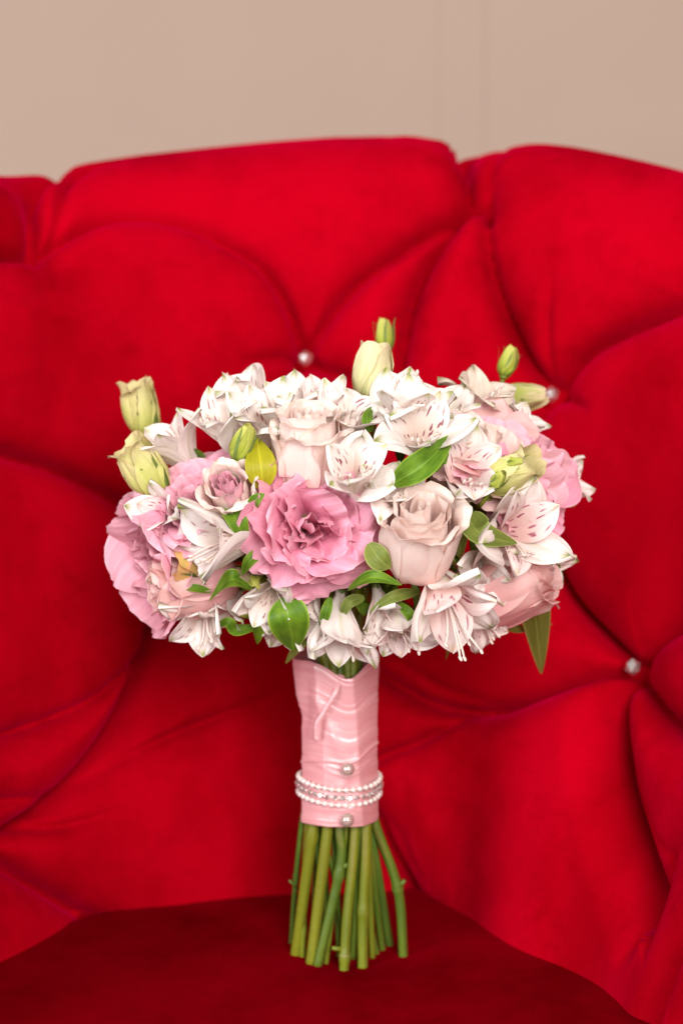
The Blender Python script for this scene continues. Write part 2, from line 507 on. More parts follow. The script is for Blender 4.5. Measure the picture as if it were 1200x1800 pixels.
fold([B1, (545, 560), (560, 500)], 0.3, 0.025, 0.0, taper=(1.4, 0))
fold([B1, (480, 645), (400, 660)], 0.5, 0.03, 0.3, taper=(1.4, 0))
fold([B1, (640, 690), (700, 760)], 0.9, 0.05)
fold([B1, (450, 760), (330, 850), BH], 0.85, 0.055)
fold([B2, (880, 740), (780, 760), (700, 760)], 0.8, 0.05)
fold([B2, (930, 790), (960, 920), (1010, 1060), B3], 0.95, 0.06, 0.35)
# left middle
fold([(-120, 770), (0, 803), (110, 838), BH], 1.0, 0.06, -0.2)
fold([BH, (262, 1040), (230, 1180), (150, 1320), (50, 1420), (-60, 1490)], 0.85, 0.05, 0.5, taper=(1, 0.9))
fold([(235, 1160), (130, 1240), (0, 1290), (-120, 1320)], 0.50, 0.035, -0.4, taper=(0.8, 1.0))
fold([(150, 1375), (60, 1400), (-100, 1420)], 0.25, 0.03, 0.3, taper=(0.3, 1.2))
fold([(120, 1380), (240, 1310), (400, 1250), (500, 1210)], 0.28, 0.025, -0.3, taper=(0.8, 0.0))
fold([(0, 1462), (90, 1452), (200, 1415)], 0.34, 0.024, 0.3, taper=(1.2, 0.0))
fold([(-120, 1470), (0, 1533), (100, 1590), (205, 1650)], 0.85, 0.05, -0.2)
# right
fold([B3, (1200, 1128), (1320, 1080)], 0.95, 0.055)
fold([B3, (1150, 1240), (1210, 1298), (1300, 1340)], 0.85, 0.045, 0.2)
fold([B3, (1102, 1280), (1125, 1420), (1170, 1540), BR], 0.95, 0.045, 0.5)
fold([(1120, 1330), (1180, 1480), (1260, 1560)], 0.22, 0.03, 0.3, taper=(0.2, 1))
fold([B3, (1010, 1228), (890, 1262), (780, 1245), (680, 1195), (600, 1130)], 0.62, 0.04, -0.5, taper=(1.4, 1.0))
fold([(930, 1250), (850, 1275), (760, 1305), (670, 1335), (620, 1380)], 0.42, 0.045, -0.4, taper=(0.2, 1.2))
fold([(900, 1250), (800, 1215), (700, 1165)], 0.22, 0.025, 0.3, taper=(0.6, 1.0))
fold([(620, 1380), (662, 1430), (700, 1510), (745, 1580), (780, 1640)], 0.95, 0.045, 0.5, taper=(0.8, 1.1))
fold([(690, 1440), (730, 1500), (800, 1555)], 0.22, 0.025, 0.3, taper=(0.9, 0))
# hidden behind the bouquet and beyond the frame
fold([(600, 1130), (560, 1000), (600, 850), (700, 760)], 0.8, 0.06)
fold([(600, 1130), (430, 1080), (300, 1000), BH], 0.7, 0.06)
for sg in (-1, 1):
    for k in range(3):
        a0 = sg * (0.43 + 0.06 * k)
        fold([(a0, -0.05), (a0 + sg * 0.05, 0.10), (a0, 0.24), (a0 + sg * 0.05, 0.42), (a0 + sg * 0.05, 0.6)], 0.8, 0.05, surface=True)

NA, NS = 440, 400
th = np.linspace(-R(105), R(105), NA)
Ht = Htop(th)
s_front = np.linspace(-0.06, 1.0, NS - 130)            # fraction of the front height
verts_r = np.zeros((NS, NA)); verts_z = np.zeros((NS, NA)); S = np.zeros((NS, NA)); W = np.ones((NS, NA))
zf = Ht - ROLL
for j in range(NS):
    if j < NS - 130:
        z = s_front[j] * zf if s_front[j] > 0 else np.full(NA, s_front[j])
        verts_z[j] = z; verts_r[j] = Rm(z, th); S[j] = z
    elif j < NS - 40:
        ph0 = 0.27; ph = ph0 + (math.pi - ph0) * (j - (NS - 130) + 1) / 90
        verts_r[j] = Rm(zf) + ROLL * (math.cos(ph0) - math.cos(ph)); verts_z[j] = zf + ROLL * (math.sin(ph) - math.sin(ph0)); S[j] = zf + ROLL * (ph - ph0)
        W[j] = 1 - 0.8 * max(0, (ph - 2.0) / (math.pi - 2.0))
    else:
        k = (j - (NS - 40) + 1) / 40
        verts_r[j] = (Rm(zf) + 2 * ROLL) * (1 - k) + 0.315 * k; verts_z[j] = zf * (1 - k) + (-0.18) * k; S[j] = 9.0; W[j] = 0.2 * (1 - k)
Aco = np.repeat((th * AL)[None, :], NS, 0)
acc = np.zeros((NS, NA)); groove = np.zeros((NS, NA))
for c, st, rad, asym in FOLDS:
    best = np.full((NS, NA), 1e9); bs = np.zeros((NS, NA)); side = np.zeros((NS, NA))
    lo = c.min(0) - rad * 1.9 - 0.01; hi = c.max(0) + rad * 1.9 + 0.01
    msk = (Aco > lo[0]) & (Aco < hi[0]) & (S > lo[1]) & (S < hi[1])
    if not msk.any(): continue
    A_, S_ = Aco[msk], S[msk]
    b_ = np.full(A_.shape, 1e9); st_ = np.zeros(A_.shape); sd_ = np.zeros(A_.shape)
    for i in range(len(c) - 1):
        d = c[i + 1] - c[i]; L2 = d @ d + 1e-12
        t = np.clip(((A_ - c[i, 0]) * d[0] + (S_ - c[i, 1]) * d[1]) / L2, 0, 1)
        ex = A_ - c[i, 0] - t * d[0]; ey = S_ - c[i, 1] - t * d[1]
        dd = np.hypot(ex, ey)
        up = dd < b_
        b_[up] = dd[up]; st_[up] = (st[i] * (1 - t) + st[i + 1] * t)[up]
        sd_[up] = np.sign(d[0] * ey - d[1] * ex)[up]
    rr = rad * (1 + 0.6 * asym * sd_)
    x = np.clip(b_ / rr, 0, 1)
    x1 = np.clip(b_ / (0.020 * (1 + 0.5 * asym * sd_)), 0, 1)
    prof = 0.5 * np.sqrt(np.clip(1 - (1 - x1) ** 2, 0, 1)) + 0.5 * np.sin(np.clip(x, 0, 1) * math.pi / 2)
    acc[msk] += (np.clip(st_, 0, 1.3) * (1 - prof)) ** 3
    groove[msk] += np.clip(st_, 0, 1.1) * np.exp(-(b_ / 0.0032) ** 2)
rng = np.random.RandomState(3)
lump = np.zeros((NS, NA))
for k in range(14):
    fa, fs, p = rng.uniform(-40, 40), rng.uniform(-40, 40), rng.uniform(0, 6.3)
    lump += np.sin(fa * Aco + fs * S + p) / 14
depth = np.minimum(acc ** (1 / 3), 0.9)
disp = (PUFF * (1 - depth) + 0.006 * lump - 0.010 * np.minimum(groove, 1.2)) * W
Xb = verts_r * np.sin(th); Yb = YC + verts_r * np.cos(th)
P3 = np.stack([Xb, Yb, verts_z], -1)
du = np.gradient(P3, axis=1); dv = np.gradient(P3, axis=0)
Nn = np.cross(du, dv); Nn /= np.linalg.norm(Nn, axis=-1, keepdims=True) + 1e-12
if Nn[50, NA // 2, 1] > 0: Nn = -Nn
P3 = P3 + Nn * disp[..., None]
back = mesh_obj('backrest', P3.reshape(-1, 3), grid_faces(NA, NS), M['velvet'], parent=chair, matrix=CHM)

def button(pt, parent):
    a, s = pt
    j = int(np.argmin(np.abs(S[:NS - 130, NA // 2] - s))); i = int(np.argmin(np.abs(th * AL - a)))
    j = int(np.argmin(np.abs(S[:NS - 130, i] - s)))
    p = Vector((verts_r[j, i] * math.sin(th[i]), YC + verts_r[j, i] * math.cos(th[i]), verts_z[j, i])) + Vector(Nn[j, i]) * PUFF * 0.34
    import bmesh
    bm = bmesh.new()
    bmesh.ops.create_icosphere(bm, subdivisions=1, radius=0.0050)
    for v in bm.verts:
        v.co *= random.Random(v.index).uniform(0.93, 1.05)
    me = bpy.data.meshes.new('tuft_button'); bm.to_mesh(me); bm.free()
    me.materials.append(M['crystal'])
    o = bpy.data.objects.new('tuft_button', me); col.objects.link(o)
    o.parent = parent
    o.matrix_local = Matrix.Translation(p)
for b in (B1, B2, B3):
    button(surf(*b), back)

# seat cushion
NSa, NSr = 120, 60
sv = []; 
SEAT_R = 0.236
for j in range(NSr):
    k = j / (NSr - 1)
    for i in range(NSa):
        g = 2 * math.pi * i / NSa
        cx, cy = math.sin(g), math.cos(g)
        if cy < 0: cy *= 1.25
        if k < 0.72:
            rr = k / 0.72 * (SEAT_R - 0.02); z = 0.0
        elif k < 0.9:
            ph = (k - 0.72) / 0.18 * math.pi / 2
            rr = SEAT_R - 0.02 + 0.02 * math.sin(ph); z = -0.02 + 0.02 * math.cos(ph)
        else:
            rr = SEAT_R; z = -0.02 - 0.14 * (k - 0.9) / 0.1
        x, y = rr * cx, YC + rr * cy
        z += 0.0025 * math.sin(14 * x + 2) * math.sin(17 * y + 1) * (k < 0.9) - 0.0035 * math.exp(-((x - 0.003) ** 2 + (y - 0.002) ** 2) / 0.030 ** 2) * (k < 0.9) + 0.0035 * (k < 0.9)
        sv.append((x, y, z))
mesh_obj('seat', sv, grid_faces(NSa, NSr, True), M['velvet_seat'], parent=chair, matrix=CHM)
fv = []
for (rr, z) in ((0.29, -0.20), (0.315, -0.175), (0.315, -0.30), (0.05, -0.30)):
    for i in range(64):
        g = 2 * math.pi * i / 64
        cy = math.cos(g) * (1.1 if math.cos(g) < 0 else 1)
        fv.append((rr * math.sin(g), YC + rr * cy, z))
mesh_obj('seat_base', fv, grid_faces(64, 4, True), M['velvet'], parent=chair, matrix=CHM)
for sx in (-1, 1):
    for sy in (-1, 1):
        p = Vector((0.19 * sx, YC + 0.19 * sy, 0))
        v, f, uv = tube_data([p + Vector((0.01 * sx, 0.01 * sy, FLOOR)), p + Vector((0, 0, -0.29))], [0.012, 0.02], 12)
        mesh_obj('leg', v, f, M['wood'], parent=chair, uv=uv, matrix=CHM)

# ------------------------------------------------------------------ bouquet
bq = bpy.data.objects.new('bouquet', None)
col.objects.link(bq)
bq['label'] = 'bridal bouquet of pink and white flowers with pink satin handle on red seat'
bq['category'] = 'bouquet'

HEAD_Y, HEAD_D = 0.018, 0.088
def hy(px, py):
    q = ((px - 600) / 440) ** 2 + ((py - 910) / 300) ** 2
    return HEAD_Y - HEAD_D * math.sqrt(max(0, 1 - q))
def P(px, py, off=0.0):
    return at(px, py, hy(px, py) + off)
BIND = at(597, 1150, 0.010)
HEART = at(597, 960, 0.016)

def frame(origin, axis, roll=0.0, up=(0, 0, 1)):
    z = Vector(axis).normalized()
    u = Vector(up)
    y = u - z * u.dot(z)
    if y.length < 0.15:
        u = Vector((0, 1, 0)); y = u - z * u.dot(z)
    y.normalize()
    x = y.cross(z)
    m = Matrix((x, y, z)).transposed() @ Matrix.Rotation(R(roll), 3, 'Z')
    m = m.to_4x4(); m.translation = Vector(origin)
    return m

def smoothstep(a, b, x):
    t = np.clip((x - a) / (b - a), 0, 1)
    return t * t * (3 - 2 * t)

def petal(name, parent, mat, L, W, prof, az=0.0, k0=0.0, k1=0.0, shape='fan', tipc=0.2, ruf=0.0, rufn=3.0, seed=0,
          r0=0.0, z0=0.0, nu=13, nv=15, curl=0.0, curl0=0.78, edge=0.0, twist=0.0, spiral=0.0, notch=0.0, bw=0.25, sidetilt=0.0, jag=0.0, frill=0.0):
    rg = np.random.RandomState(seed)
    fs = np.linspace(0, 1, 90)
    pv, pd = zip(*prof)
    ang = np.radians(np.interp(fs, pv, pd) + rg.uniform(-2, 2))
    ker = np.ones(13) / 13
    ang = np.convolve(np.pad(ang, 6, mode='edge'), ker, 'valid')
    ang = ang + R(curl) * smoothstep(curl0, 1.0, fs)
    ds = L / 89
    cr = np.concatenate([[0], np.cumsum(np.sin(ang[:-1]) * ds)])
    cz = np.concatenate([[0], np.cumsum(np.cos(ang[:-1]) * ds)])
    u = np.linspace(-1, 1, nu)[None, :]
    v = np.linspace(0, 1, nv)[:, None]
    if shape == 'fan':
        w = W * (bw + (1 - bw) * np.sin(np.clip(v / 0.78, 0, 1) * math.pi / 2)) * (1 - 0.10 * np.clip((v - 0.78) / 0.22, 0, 1) ** 2)
    elif shape == 'ovate':
        w = W * np.maximum(0.20 * (1 - v), np.sin(math.pi * np.clip(v, 0, 1) ** 1.45) ** 0.8) + 0.0002
    elif shape == 'spat':
        w = W * np.maximum(0.24 * (1 - v), np.sin(math.pi * np.clip(v, 0, 1) ** 1.75) ** 0.85) + 0.0002
    else:  # lance
        w = W * np.sin(math.pi * np.clip(v * 0.97 + 0.02, 0, 1) ** 0.8) ** 0.9 + 0.0001
    ph = rg.uniform(0, 6.28, 6)
    wav = (np.sin(math.pi * rufn * u + ph[0]) + 0.55 * np.sin(math.pi * rufn * 1.9 * u + ph[1] + 2 * v) + 0.3 * np.sin(math.pi * rufn * 3.3 * u + ph[2]))
    vv = v * (1 - tipc * np.abs(u) ** 2.2 - notch * np.exp(-(u / 0.25) ** 2))
    vv = vv + v ** 3 * jag * (rg.uniform(-1, 1, nu)[None, :])
    vv = np.clip(vv, 0, 1)
    env = np.clip(v, 0, 1) ** 2.2
    eenv = np.abs(u) ** 3 * v * (1 - v * 0.3)
    wav2 = np.sin(math.pi * rufn * 1.3 * v + ph[3] * np.ones_like(u) + 1.5 * np.sign(u)) + 0.4 * np.sin(math.pi * rufn * 2.7 * v + ph[4] + np.sign(u))
    n = ruf * (wav * env + 0.8 * wav2 * eenv)
    n = n + 0.03 * W * np.sin(3 * u + 4 * v + ph[5])
    if frill:
        n = n + frill * (np.sin(21 * u + ph[1] * 3) + np.sin(34 * u + ph[2] * 5)) * v ** 5
    n = n - edge * np.abs(u) ** 2.6 * smoothstep(0.35, 1.0, v)
    lo = w * u * np.ones_like(v)
    kap = (k0 + (k1 - k0) * v) + 1e-6
    ag = lo * kap
    lat = np.sin(ag) / kap
    n = n + (1 - np.cos(ag)) / kap + spiral * u * v ** 0.5 + sidetilt * lo
    CR = np.interp(vv, fs, cr); CZ = np.interp(vv, fs, cz); AN = np.interp(vv, fs, ang)
    rad = r0 + CR - np.cos(AN) * n
    zz = z0 + CZ + np.sin(AN) * n
    tw = R(twist) * v + R(az)
    x = rad * np.cos(tw) - lat * np.sin(tw)
    y = rad * np.sin(tw) + lat * np.cos(tw)
    verts = np.stack([x, y, zz * np.ones_like(x)], -1).reshape(-1, 3)
    uvv = np.stack([(u * 0.5 + 0.5) * np.ones_like(v), v * np.ones_like(u)], -1).reshape(-1, 2)
    return mesh_obj(name, verts, grid_faces(nu, nv), mat, parent=parent, uv=uvv)

def flower_base(name, m, calyx_r, calyx_h, mat, pedicel=True, target=None, pr=0.0022, label=None):
    """receptacle and pedicel; the petals become its children"""
    n = 10
    pts = [(0, 0, -calyx_h * 0.6), (0, 0, -calyx_h * 0.3), (0, 0, 0.0), (0, 0, calyx_h * 0.4)]
    v, f, uv = tube_data(pts, [pr * 0.9, calyx_r * 0.8, calyx_r, calyx_r * 0.6], n)
    if pedicel:
        inv = m.inverted()
        tgt = inv @ Vector(target if target is not None else HEART)
        L = tgt.length
        q = catmull([(0, 0, -calyx_h * 0.4), (0, 0, -calyx_h * 0.4 - 0.30 * L), tgt], 9)
        v2, f2, uv2 = tube_data([Vector(p) for p in q], [pr] * 9, 7, off=len(v))
        v += v2; f += f2; uv += uv2
    o = mesh_obj(name, v, f, mat, parent=bq, uv=uv, matrix=m)
    if label: o['label'] = label
    return o

def rose(px, py, off, axis, size, mats, seed, openness=0.5, roll=0, label=None, inner=8, mid=5, outer=6, hk=2.45):
    """size = radius of the bloom in metres; the pixel is the middle of its cup"""
    rg = random.Random(seed)
    h = size * hk
    ax = Vector(axis).normalized()
    c = P(px, py, off) - ax * h * 0.5
    m = frame(c, ax, roll)
    o = flower_base('rose', m, size * 0.28, size * 0.45, M['stem1'], label=label)
    k = 0
    for i in range(inner):
        t = (i + 0.5) / inner
        r = size * (0.09 + 0.46 * t)
        petal('petal', o, mats[0], h * (0.93 + 0.05 * t), r * (1.75 - 0.35 * t), [(0, 38 * t + 6), (0.35, 8 + 8 * t), (0.7, -10 + 4 * t), (1, -8 + 8 * t)], az=137.5 * i + rg.uniform(-12, 12),
              k0=0.9 / r, k1=0.92 / r, tipc=0.10, ruf=0.0006, rufn=2.2, seed=seed * 100 + k, r0=r * 0.25, curl=14 + 30 * t * rg.random(), curl0=0.88,
              spiral=r * 0.24, nu=17, nv=17, bw=0.5, jag=0.008)
        k += 1
    for i in range(mid):
        r = size * (0.62 + 0.06 * i / mid)
        petal('petal', o, mats[1], h * rg.uniform(0.96, 1.02), r * 1.30, [(0, 62), (0.2, 34), (0.5, 2), (0.8, -7 + 10 * openness), (1, -6 + 22 * openness)], az=72 * i + 20 + rg.uniform(-9, 9),
              k0=0.7 / r, k1=0.95 / r, tipc=0.12, ruf=0.0008, rufn=1.6, seed=seed * 100 + k, r0=size * 0.06, curl=35 + 50 * rg.random(), curl0=0.86,
              spiral=r * 0.12, edge=size * 0.04, nu=19, nv=20, bw=0.4, jag=0.006)
        k += 1
    for i in range(outer):
        r = size * (0.80 + 0.07 * i / outer)
        petal('petal', o, mats[2], h * rg.uniform(0.90, 1.0), r * 1.20, [(0, 82), (0.18, 48), (0.42, 8 + 6 * openness), (0.8, -3 + 14 * openness), (1, -4 + 40 * openness)], az=360 / outer * i + 40 + rg.uniform(-10, 10),
              k0=0.6 / r, k1=0.9 / r, tipc=0.16, ruf=0.0012, rufn=1.5, seed=seed * 100 + k, r0=size * 0.08, curl=55 + 70 * rg.random(), curl0=0.84,
              edge=size * (0.10 + 0.16 * rg.random()), nu=19, nv=22, bw=0.35, jag=0.006)
        k += 1
    return o

def lisianthus(px, py, off, axis, size, mats, seed, roll=0, label=None, layers=None, ruf=1.0):
    rg = random.Random(seed)
    ax = Vector(axis).normalized()
    c = P(px, py, off) - ax * size * 0.75
    m = frame(c, ax, roll)
    o = flower_base('lisianthus', m, size * 0.18, size * 0.4, M['stem1'], label=label)
    layers = layers or [  # count, length, half width, opening profile
        (5, 1.22, 0.80, [(0, 46), (0.4, 66), (1, 84)]),
        (4, 1.13, 0.80, [(0, 38), (0.4, 52), (1, 66)]),
        (4, 1.04, 0.70, [(0, 28), (0.4, 40), (1, 52)]),
        (3, 0.96, 0.60, [(0, 20), (0.4, 26), (1, 36)]),
        (3, 0.86, 0.44, [(0, 8), (0.4, 12), (1, 18)]),
        (2, 0.76, 0.32, [(0, 2), (0.5, -2), (1, 8)])]
    tilt = rg.uniform(0, 6.28)
    k = 0
    for li, (n, L, W, prof) in enumerate(layers):
        a0 = rg.uniform(0, 360)
        for i in range(n):
            dv = rg.uniform(-14, 14)
            az = a0 + 360 / n * i + rg.uniform(-20, 20)
            inner = li / (len(layers) - 1)
            petal('petal', o, mats[min(li, len(mats) - 1)], size * L * rg.uniform(0.86, 1.08), size * W * rg.uniform(0.85, 1.2), [(p, d + dv * p) for p, d in prof],
                  az=az, k0=(0.6 + 0.25 * li) / size, k1=(0.1 + 0.30 * li) / size, tipc=0.24, ruf=ruf * size * rg.uniform(0.06, 0.115), rufn=rg.uniform(1.2, 2.2),
                  seed=seed * 100 + k, r0=size * (0.05 + 0.10 * inner * math.cos(R(az) - tilt)), curl=rg.uniform(-30, 45), curl0=0.68, sidetilt=rg.uniform(-0.5, 0.5), nu=27, nv=21, bw=0.18, jag=0.009, frill=ruf * size * 0.017)
            k += 1
    return o

def alstro(px, py, off, axis, size, seed, roll=0, opening=58, label=None, kind='white', stam=True, sl=1.0, upm=None, skip=(), pink=False):
    """size ~ petal length; the pixel is the throat"""
    rg = random.Random(seed)
    size *= 1.27
    ax = Vector(axis).normalized()
    c = P(px, py, off) - ax * size * 0.36
    m = frame(c, ax, roll)
    o = flower_base('alstroemeria', m, size * 0.07, size * 0.20, M['stem1'], pr=0.0016, label=label)
    mo = {'white': M['white'], 'fade': M['fade'], 'pink': M['white']}[kind]
    mi = {'white': M['streaked'], 'fade': M['fade'], 'pink': M['pinkstreak']}[kind]
    for i, az in enumerate((90, 210, 330)):
        if i in skip: continue
        e = opening + rg.uniform(-18, 16)
        petal('petal', o, mo, size * rg.uniform(0.90, 1.12), size * rg.uniform(0.20, 0.28), [(0, 8), (0.35, 20), (0.65, e * 0.75), (1, e)], az=az + rg.uniform(-9, 9), k0=2.0 / size, k1=0.9 / size,
              shape='ovate', tipc=0.0, ruf=size * rg.uniform(0.018, 0.042), rufn=rg.uniform(1.6, 2.8), twist=rg.uniform(-22, 22), edge=size * rg.uniform(-0.02, 0.05), seed=seed * 50 + i, r0=size * 0.04, curl=rg.uniform(-35, 60), curl0=0.6, sidetilt=rg.uniform(-0.4, 0.4), frill=size * 0.009, nu=19, nv=21)
    for i, az in enumerate((38, 142, 270)):
        if i + 3 in skip: continue
        e = opening * 0.82 + rg.uniform(-8, 10)
        petal('petal', o, mi if i < 2 or kind != 'white' else M['white'], size * rg.uniform(0.92, 1.0), size * rg.uniform(0.18, 0.215), [(0, 6), (0.4, 16), (0.7, e * 0.7), (1, e)], az=az + rg.uniform(-8, 8), k0=3.0 / size, k1=1.6 / size,
              shape='spat', tipc=0.0, ruf=size * rg.uniform(0.01, 0.03), rufn=2.0, twist=rg.uniform(-18, 18), seed=seed * 50 + 10 + i, r0=size * 0.025, curl=rg.uniform(-25, 50), curl0=0.65, sidetilt=rg.uniform(-0.35, 0.35), nu=13, nv=21)
    if stam:
        V, F, U = [], [], []
        for i in range(5):
            a = R(235 + 17 * i + rg.uniform(-8, 8))
            L = size * rg.uniform(0.66, 0.86) * sl
            d = Vector((math.cos(a), math.sin(a), 0))
            q = catmull([(0, 0, 0), d * 0.03 * size + Vector((0, 0, L * 0.5)), d * 0.16 * size * rg.uniform(0.6, 1.4) + Vector((0, 0, L * 0.85)), d * 0.26 * size + Vector((0, 0.04 * size, L * 1.02))], 9)
            v, f, uv = tube_data([Vector(p) for p in q], [0.0006] * 8 + [0.0004], 5, off=len(V)); V += v; F += f; U += uv
            v, f, uv = sphere_data(q[-1], 0.0013, 6, 5, off=len(V), scale=(0.7, 0.7, 1.5)); V += v; F += f; U += uv
        mesh_obj('stamens', V, F, M['stamen'], parent=o, uv=U)
    return o

def lbud(px, py, off, axis, length, width, mat, seed, roll=0, flare=0.3, label=None, sepals=5, target=None, pr=0.0018, sep_len=1.0, twist=40):
    """furled lisianthus bud; the pixel is its middle, width its half width"""
    rg = random.Random(seed)
    ax = Vector(axis).normalized()
    c = P(px, py, off) - ax * length * 0.5
    m = frame(c, ax, roll)
    o = flower_base('lisianthus_bud', m, width * 0.55, length * 0.14, M['stem2'], target=target, pr=pr, label=label)
    for i in range(5):
        fl = flare * rg.uniform(0.3, 1.4)
        r = width
        petal('petal', o, mat, length * rg.uniform(0.95, 1.07), width * 1.15, ([(0, 62), (0.2, 30), (0.5, 0), (0.78, -13), (1, -8 + 46 * fl)] if flare > 0.1 else [(0, 64), (0.2, 30), (0.45, 0), (0.7, -17), (1, -22)]), az=72 * i + rg.uniform(-8, 8), k0=0.9 / r, k1=1.05 / r,
              tipc=0.30 if flare > 0.1 else 0.6, ruf=width * 0.05 * (0.4 + flare), rufn=2.0, seed=seed * 31 + i, r0=width * 0.12, curl=55 * fl, curl0=0.8, spiral=width * 0.22, twist=twist, nu=13, nv=17, bw=0.35, jag=0.02)
    for i in range(sepals):
        petal('sepal', o, M['sepal'], length * rg.uniform(0.62, 0.9) * sep_len, width * 0.13, [(0, 66), (0.2, 32), (0.5, 4), (0.8, -8 + rg.uniform(0, 30)), (1, rg.uniform(-10, 60))], az=360 / max(1, sepals) * i + 36 + rg.uniform(-9, 9),
              k0=1 / width, k1=1 / width, shape='lance', tipc=0, seed=seed * 31 + 20 + i, r0=width * 0.22, curl=rg.uniform(-10, 40), twist=rg.uniform(-10, 25), nu=4, nv=15)
    return o

def leaf(pts, width, mat, hint=(0, -1, 0.3), fold_=0.25, seed=0, wave=0.06, power=0.8, label=None, nv=19):
    """pts: (px, py, depth offset) from base to tip; width = half width in px"""
    rg = random.Random(seed)
    q = catmull([P(a, b, c) for a, b, c in pts], nv)
    wd = width * 0.0003 * 0.93
    hint = np.array(hint, dtype=float); hint /= np.linalg.norm(hint)
    V, U = [], []
    nu = 9
    ph = rg.uniform(0, 6)
    for j in range(nv):
        t = q[min(j + 1, nv - 1)] - q[max(j - 1, 0)]; t /= np.linalg.norm(t)
        s = np.cross(t, hint); s /= np.linalg.norm(s) + 1e-9
        n = np.cross(s, t)
        v = j / (nv - 1)
        w_ = wd * (math.sin(math.pi * min(1, 0.03 + 0.965 * v) ** power) ** 0.85) + 0.0002
        for i in range(nu):
            u = -1 + 2 * i / (nu - 1)
            h = fold_ * abs(u) * w_ + wave * w_ * math.sin(7 * v + ph + 1.5 * u) * abs(u) - 0.2 * fold_ * w_
            V.append(q[j] + s * w_ * u + n * h); U.append((u * 0.5 + 0.5, v))
    o = mesh_obj('leaf', V, grid_faces(nu, nv), mat, parent=bq, uv=U)
    if label: o['label'] = label
    return o

# ---- stems in the handle
def stem(pts, rpx, mat, nodes=(), stub=None):
    """pts px from wrap to cut end; the end stands on the seat"""
    (tx, ty, td) = pts[0]
    (ex, ey) = pts[-1]
    end = at_z(ex, ey, 0.0004)
    wc = at(597, 1445, 0.004)
    top = at(tx, ty, 0.004 + (td - 0.004) * 0.62)
    up = BIND + (top - wc) * 0.55
    up.z = BIND.z
    mid = wc.lerp(BIND, 0.4) + (top - wc) * 0.7
    mid.z = wc.z * 0.6 + BIND.z * 0.4
    head = HEART + Vector(((up.x - BIND.x) * 2.6, (up.y - BIND.y) * 2.2, 0))
    ctrl = [end]
    for (mx, my) in reversed(pts[1:-1]):
        f = (my - ey) / (ty - ey)
        ctrl.append(at(mx, my, end.y * (1 - f) + top.y * f))
    ctrl += [top, mid, up, head]
    q = catmull(ctrl, 60)
    r = rpx * 0.0003 * 0.93
    rad = []
    for p in q:
        rr = r
        for (nx, ny) in nodes:
            zc = at(nx, ny, 0).z
            rr += r * 0.30 * math.exp(-((p[2] - zc) / 0.0022) ** 2)
        rad.append(rr)
    rad[0] *= 0.96
    q2 = np.vstack([[q[0] + (q[1] - q[0]) * 0.02], q[1:]])
    v, f, uv = tube_data([Vector(p) for p in q2], rad, 12)
    if stub:
        s0 = at(stub[0], stub[1], float(np.interp(at(stub[0], stub[1], 0).z, q[:, 2], q[:, 1])))
        d = Vector((stub[2], -0.3, stub[3])).normalized()
        v2, f2, uv2 = tube_data([s0 - d * 0.003, s0 + d * 0.002, s0 + d * 0.0045], [r * 0.5, r * 0.5, r * 0.38], 8, off=len(v))
        v += v2; f += f2; uv += uv2
    so = mesh_obj('stem', v, f, mat, parent=bq, uv=uv)
    for (nx, ny) in nodes:
        zc = at(nx, ny, 0).z
        k = int(np.argmin(np.abs(q[:, 2] - zc)))
        pz = Vector(q[k]); dr = (Vector(q[k + 1]) - Vector(q[k - 1])).normalized()
        v3, f3, uv3 = tube_data([pz - dr * 0.0012, pz - dr * 0.0004, pz + dr * 0.0005, pz + dr * 0.0014], [r * 1.0, r * 1.27, r * 1.20, r * 0.98], 12)
        mesh_obj('stem_node', v3, f3, M['node'], parent=so, uv=uv3)
    return so

stem([(531, 1440, 0.004), (519, 1554), (511, 1671)], 5.2, M['stem4'], nodes=[(519, 1554)], stub=(517, 1556, -0.6, 0.7))
stem([(551, 1447, -0.006), (518, 1689)], 11, M['stem3'], nodes=[(548, 1467)])
stem([(541, 1447, 0.003), (535, 1560), (531, 1692)], 6.5, M['stem2'], nodes=[(532, 1642)], stub=(530, 1640, -0.5, 0.8))
stem([(576, 1451, -0.010), (545, 1702)], 11, M['stem3'])
stem([(597, 1451, -0.011), (597, 1528), (556, 1705)], 9.6, M['stem1'], nodes=[(597, 1530)], stub=(601, 1527, 0.5, 0.6))
stem([(624, 1449, -0.012), (610, 1610), (604, 1711)], 9.6, M['stem2'], nodes=[(607, 1670)], stub=(597, 1668, -0.8, 0.2))
stem([(634, 1452, -0.008), (621, 1690)], 7.5, M['stem1'])
stem([(643, 1447, -0.009), (638, 1594), (637, 1706)], 10.5, M['stem2'], nodes=[(638, 1594)])
stem([(657, 1440, 0.003), (699, 1563), (709, 1690)], 9.5, M['stem1'], nodes=[(699, 1563)], stub=(703, 1557, 0.55, 0.8))
stem([(654, 1470, 0.008), (668, 1560), (686, 1671)], 8.6, M['stem4'])
stem([(650, 1470, 0.006), (660, 1580), (673, 1678)], 6.6, M['stem1'])
stem([(645, 1470, 0.002), (655, 1690)], 6.0, M['stem2'])
stem([(588, 1460, 0.006), (597, 1678)], 6.6, M['stem4'])
stem([(570, 1460, 0.008), (577, 1680)], 6.0, M['stem1'])
stem([(610, 1460, 0.010), (617, 1672)], 8.0, M['stem4'])
stem([(560, 1460, 0.010), (552, 1676)], 8.0, M['stem4'])
stem([(630, 1460, 0.012), (640, 1668)], 8.0, M['stem4'])

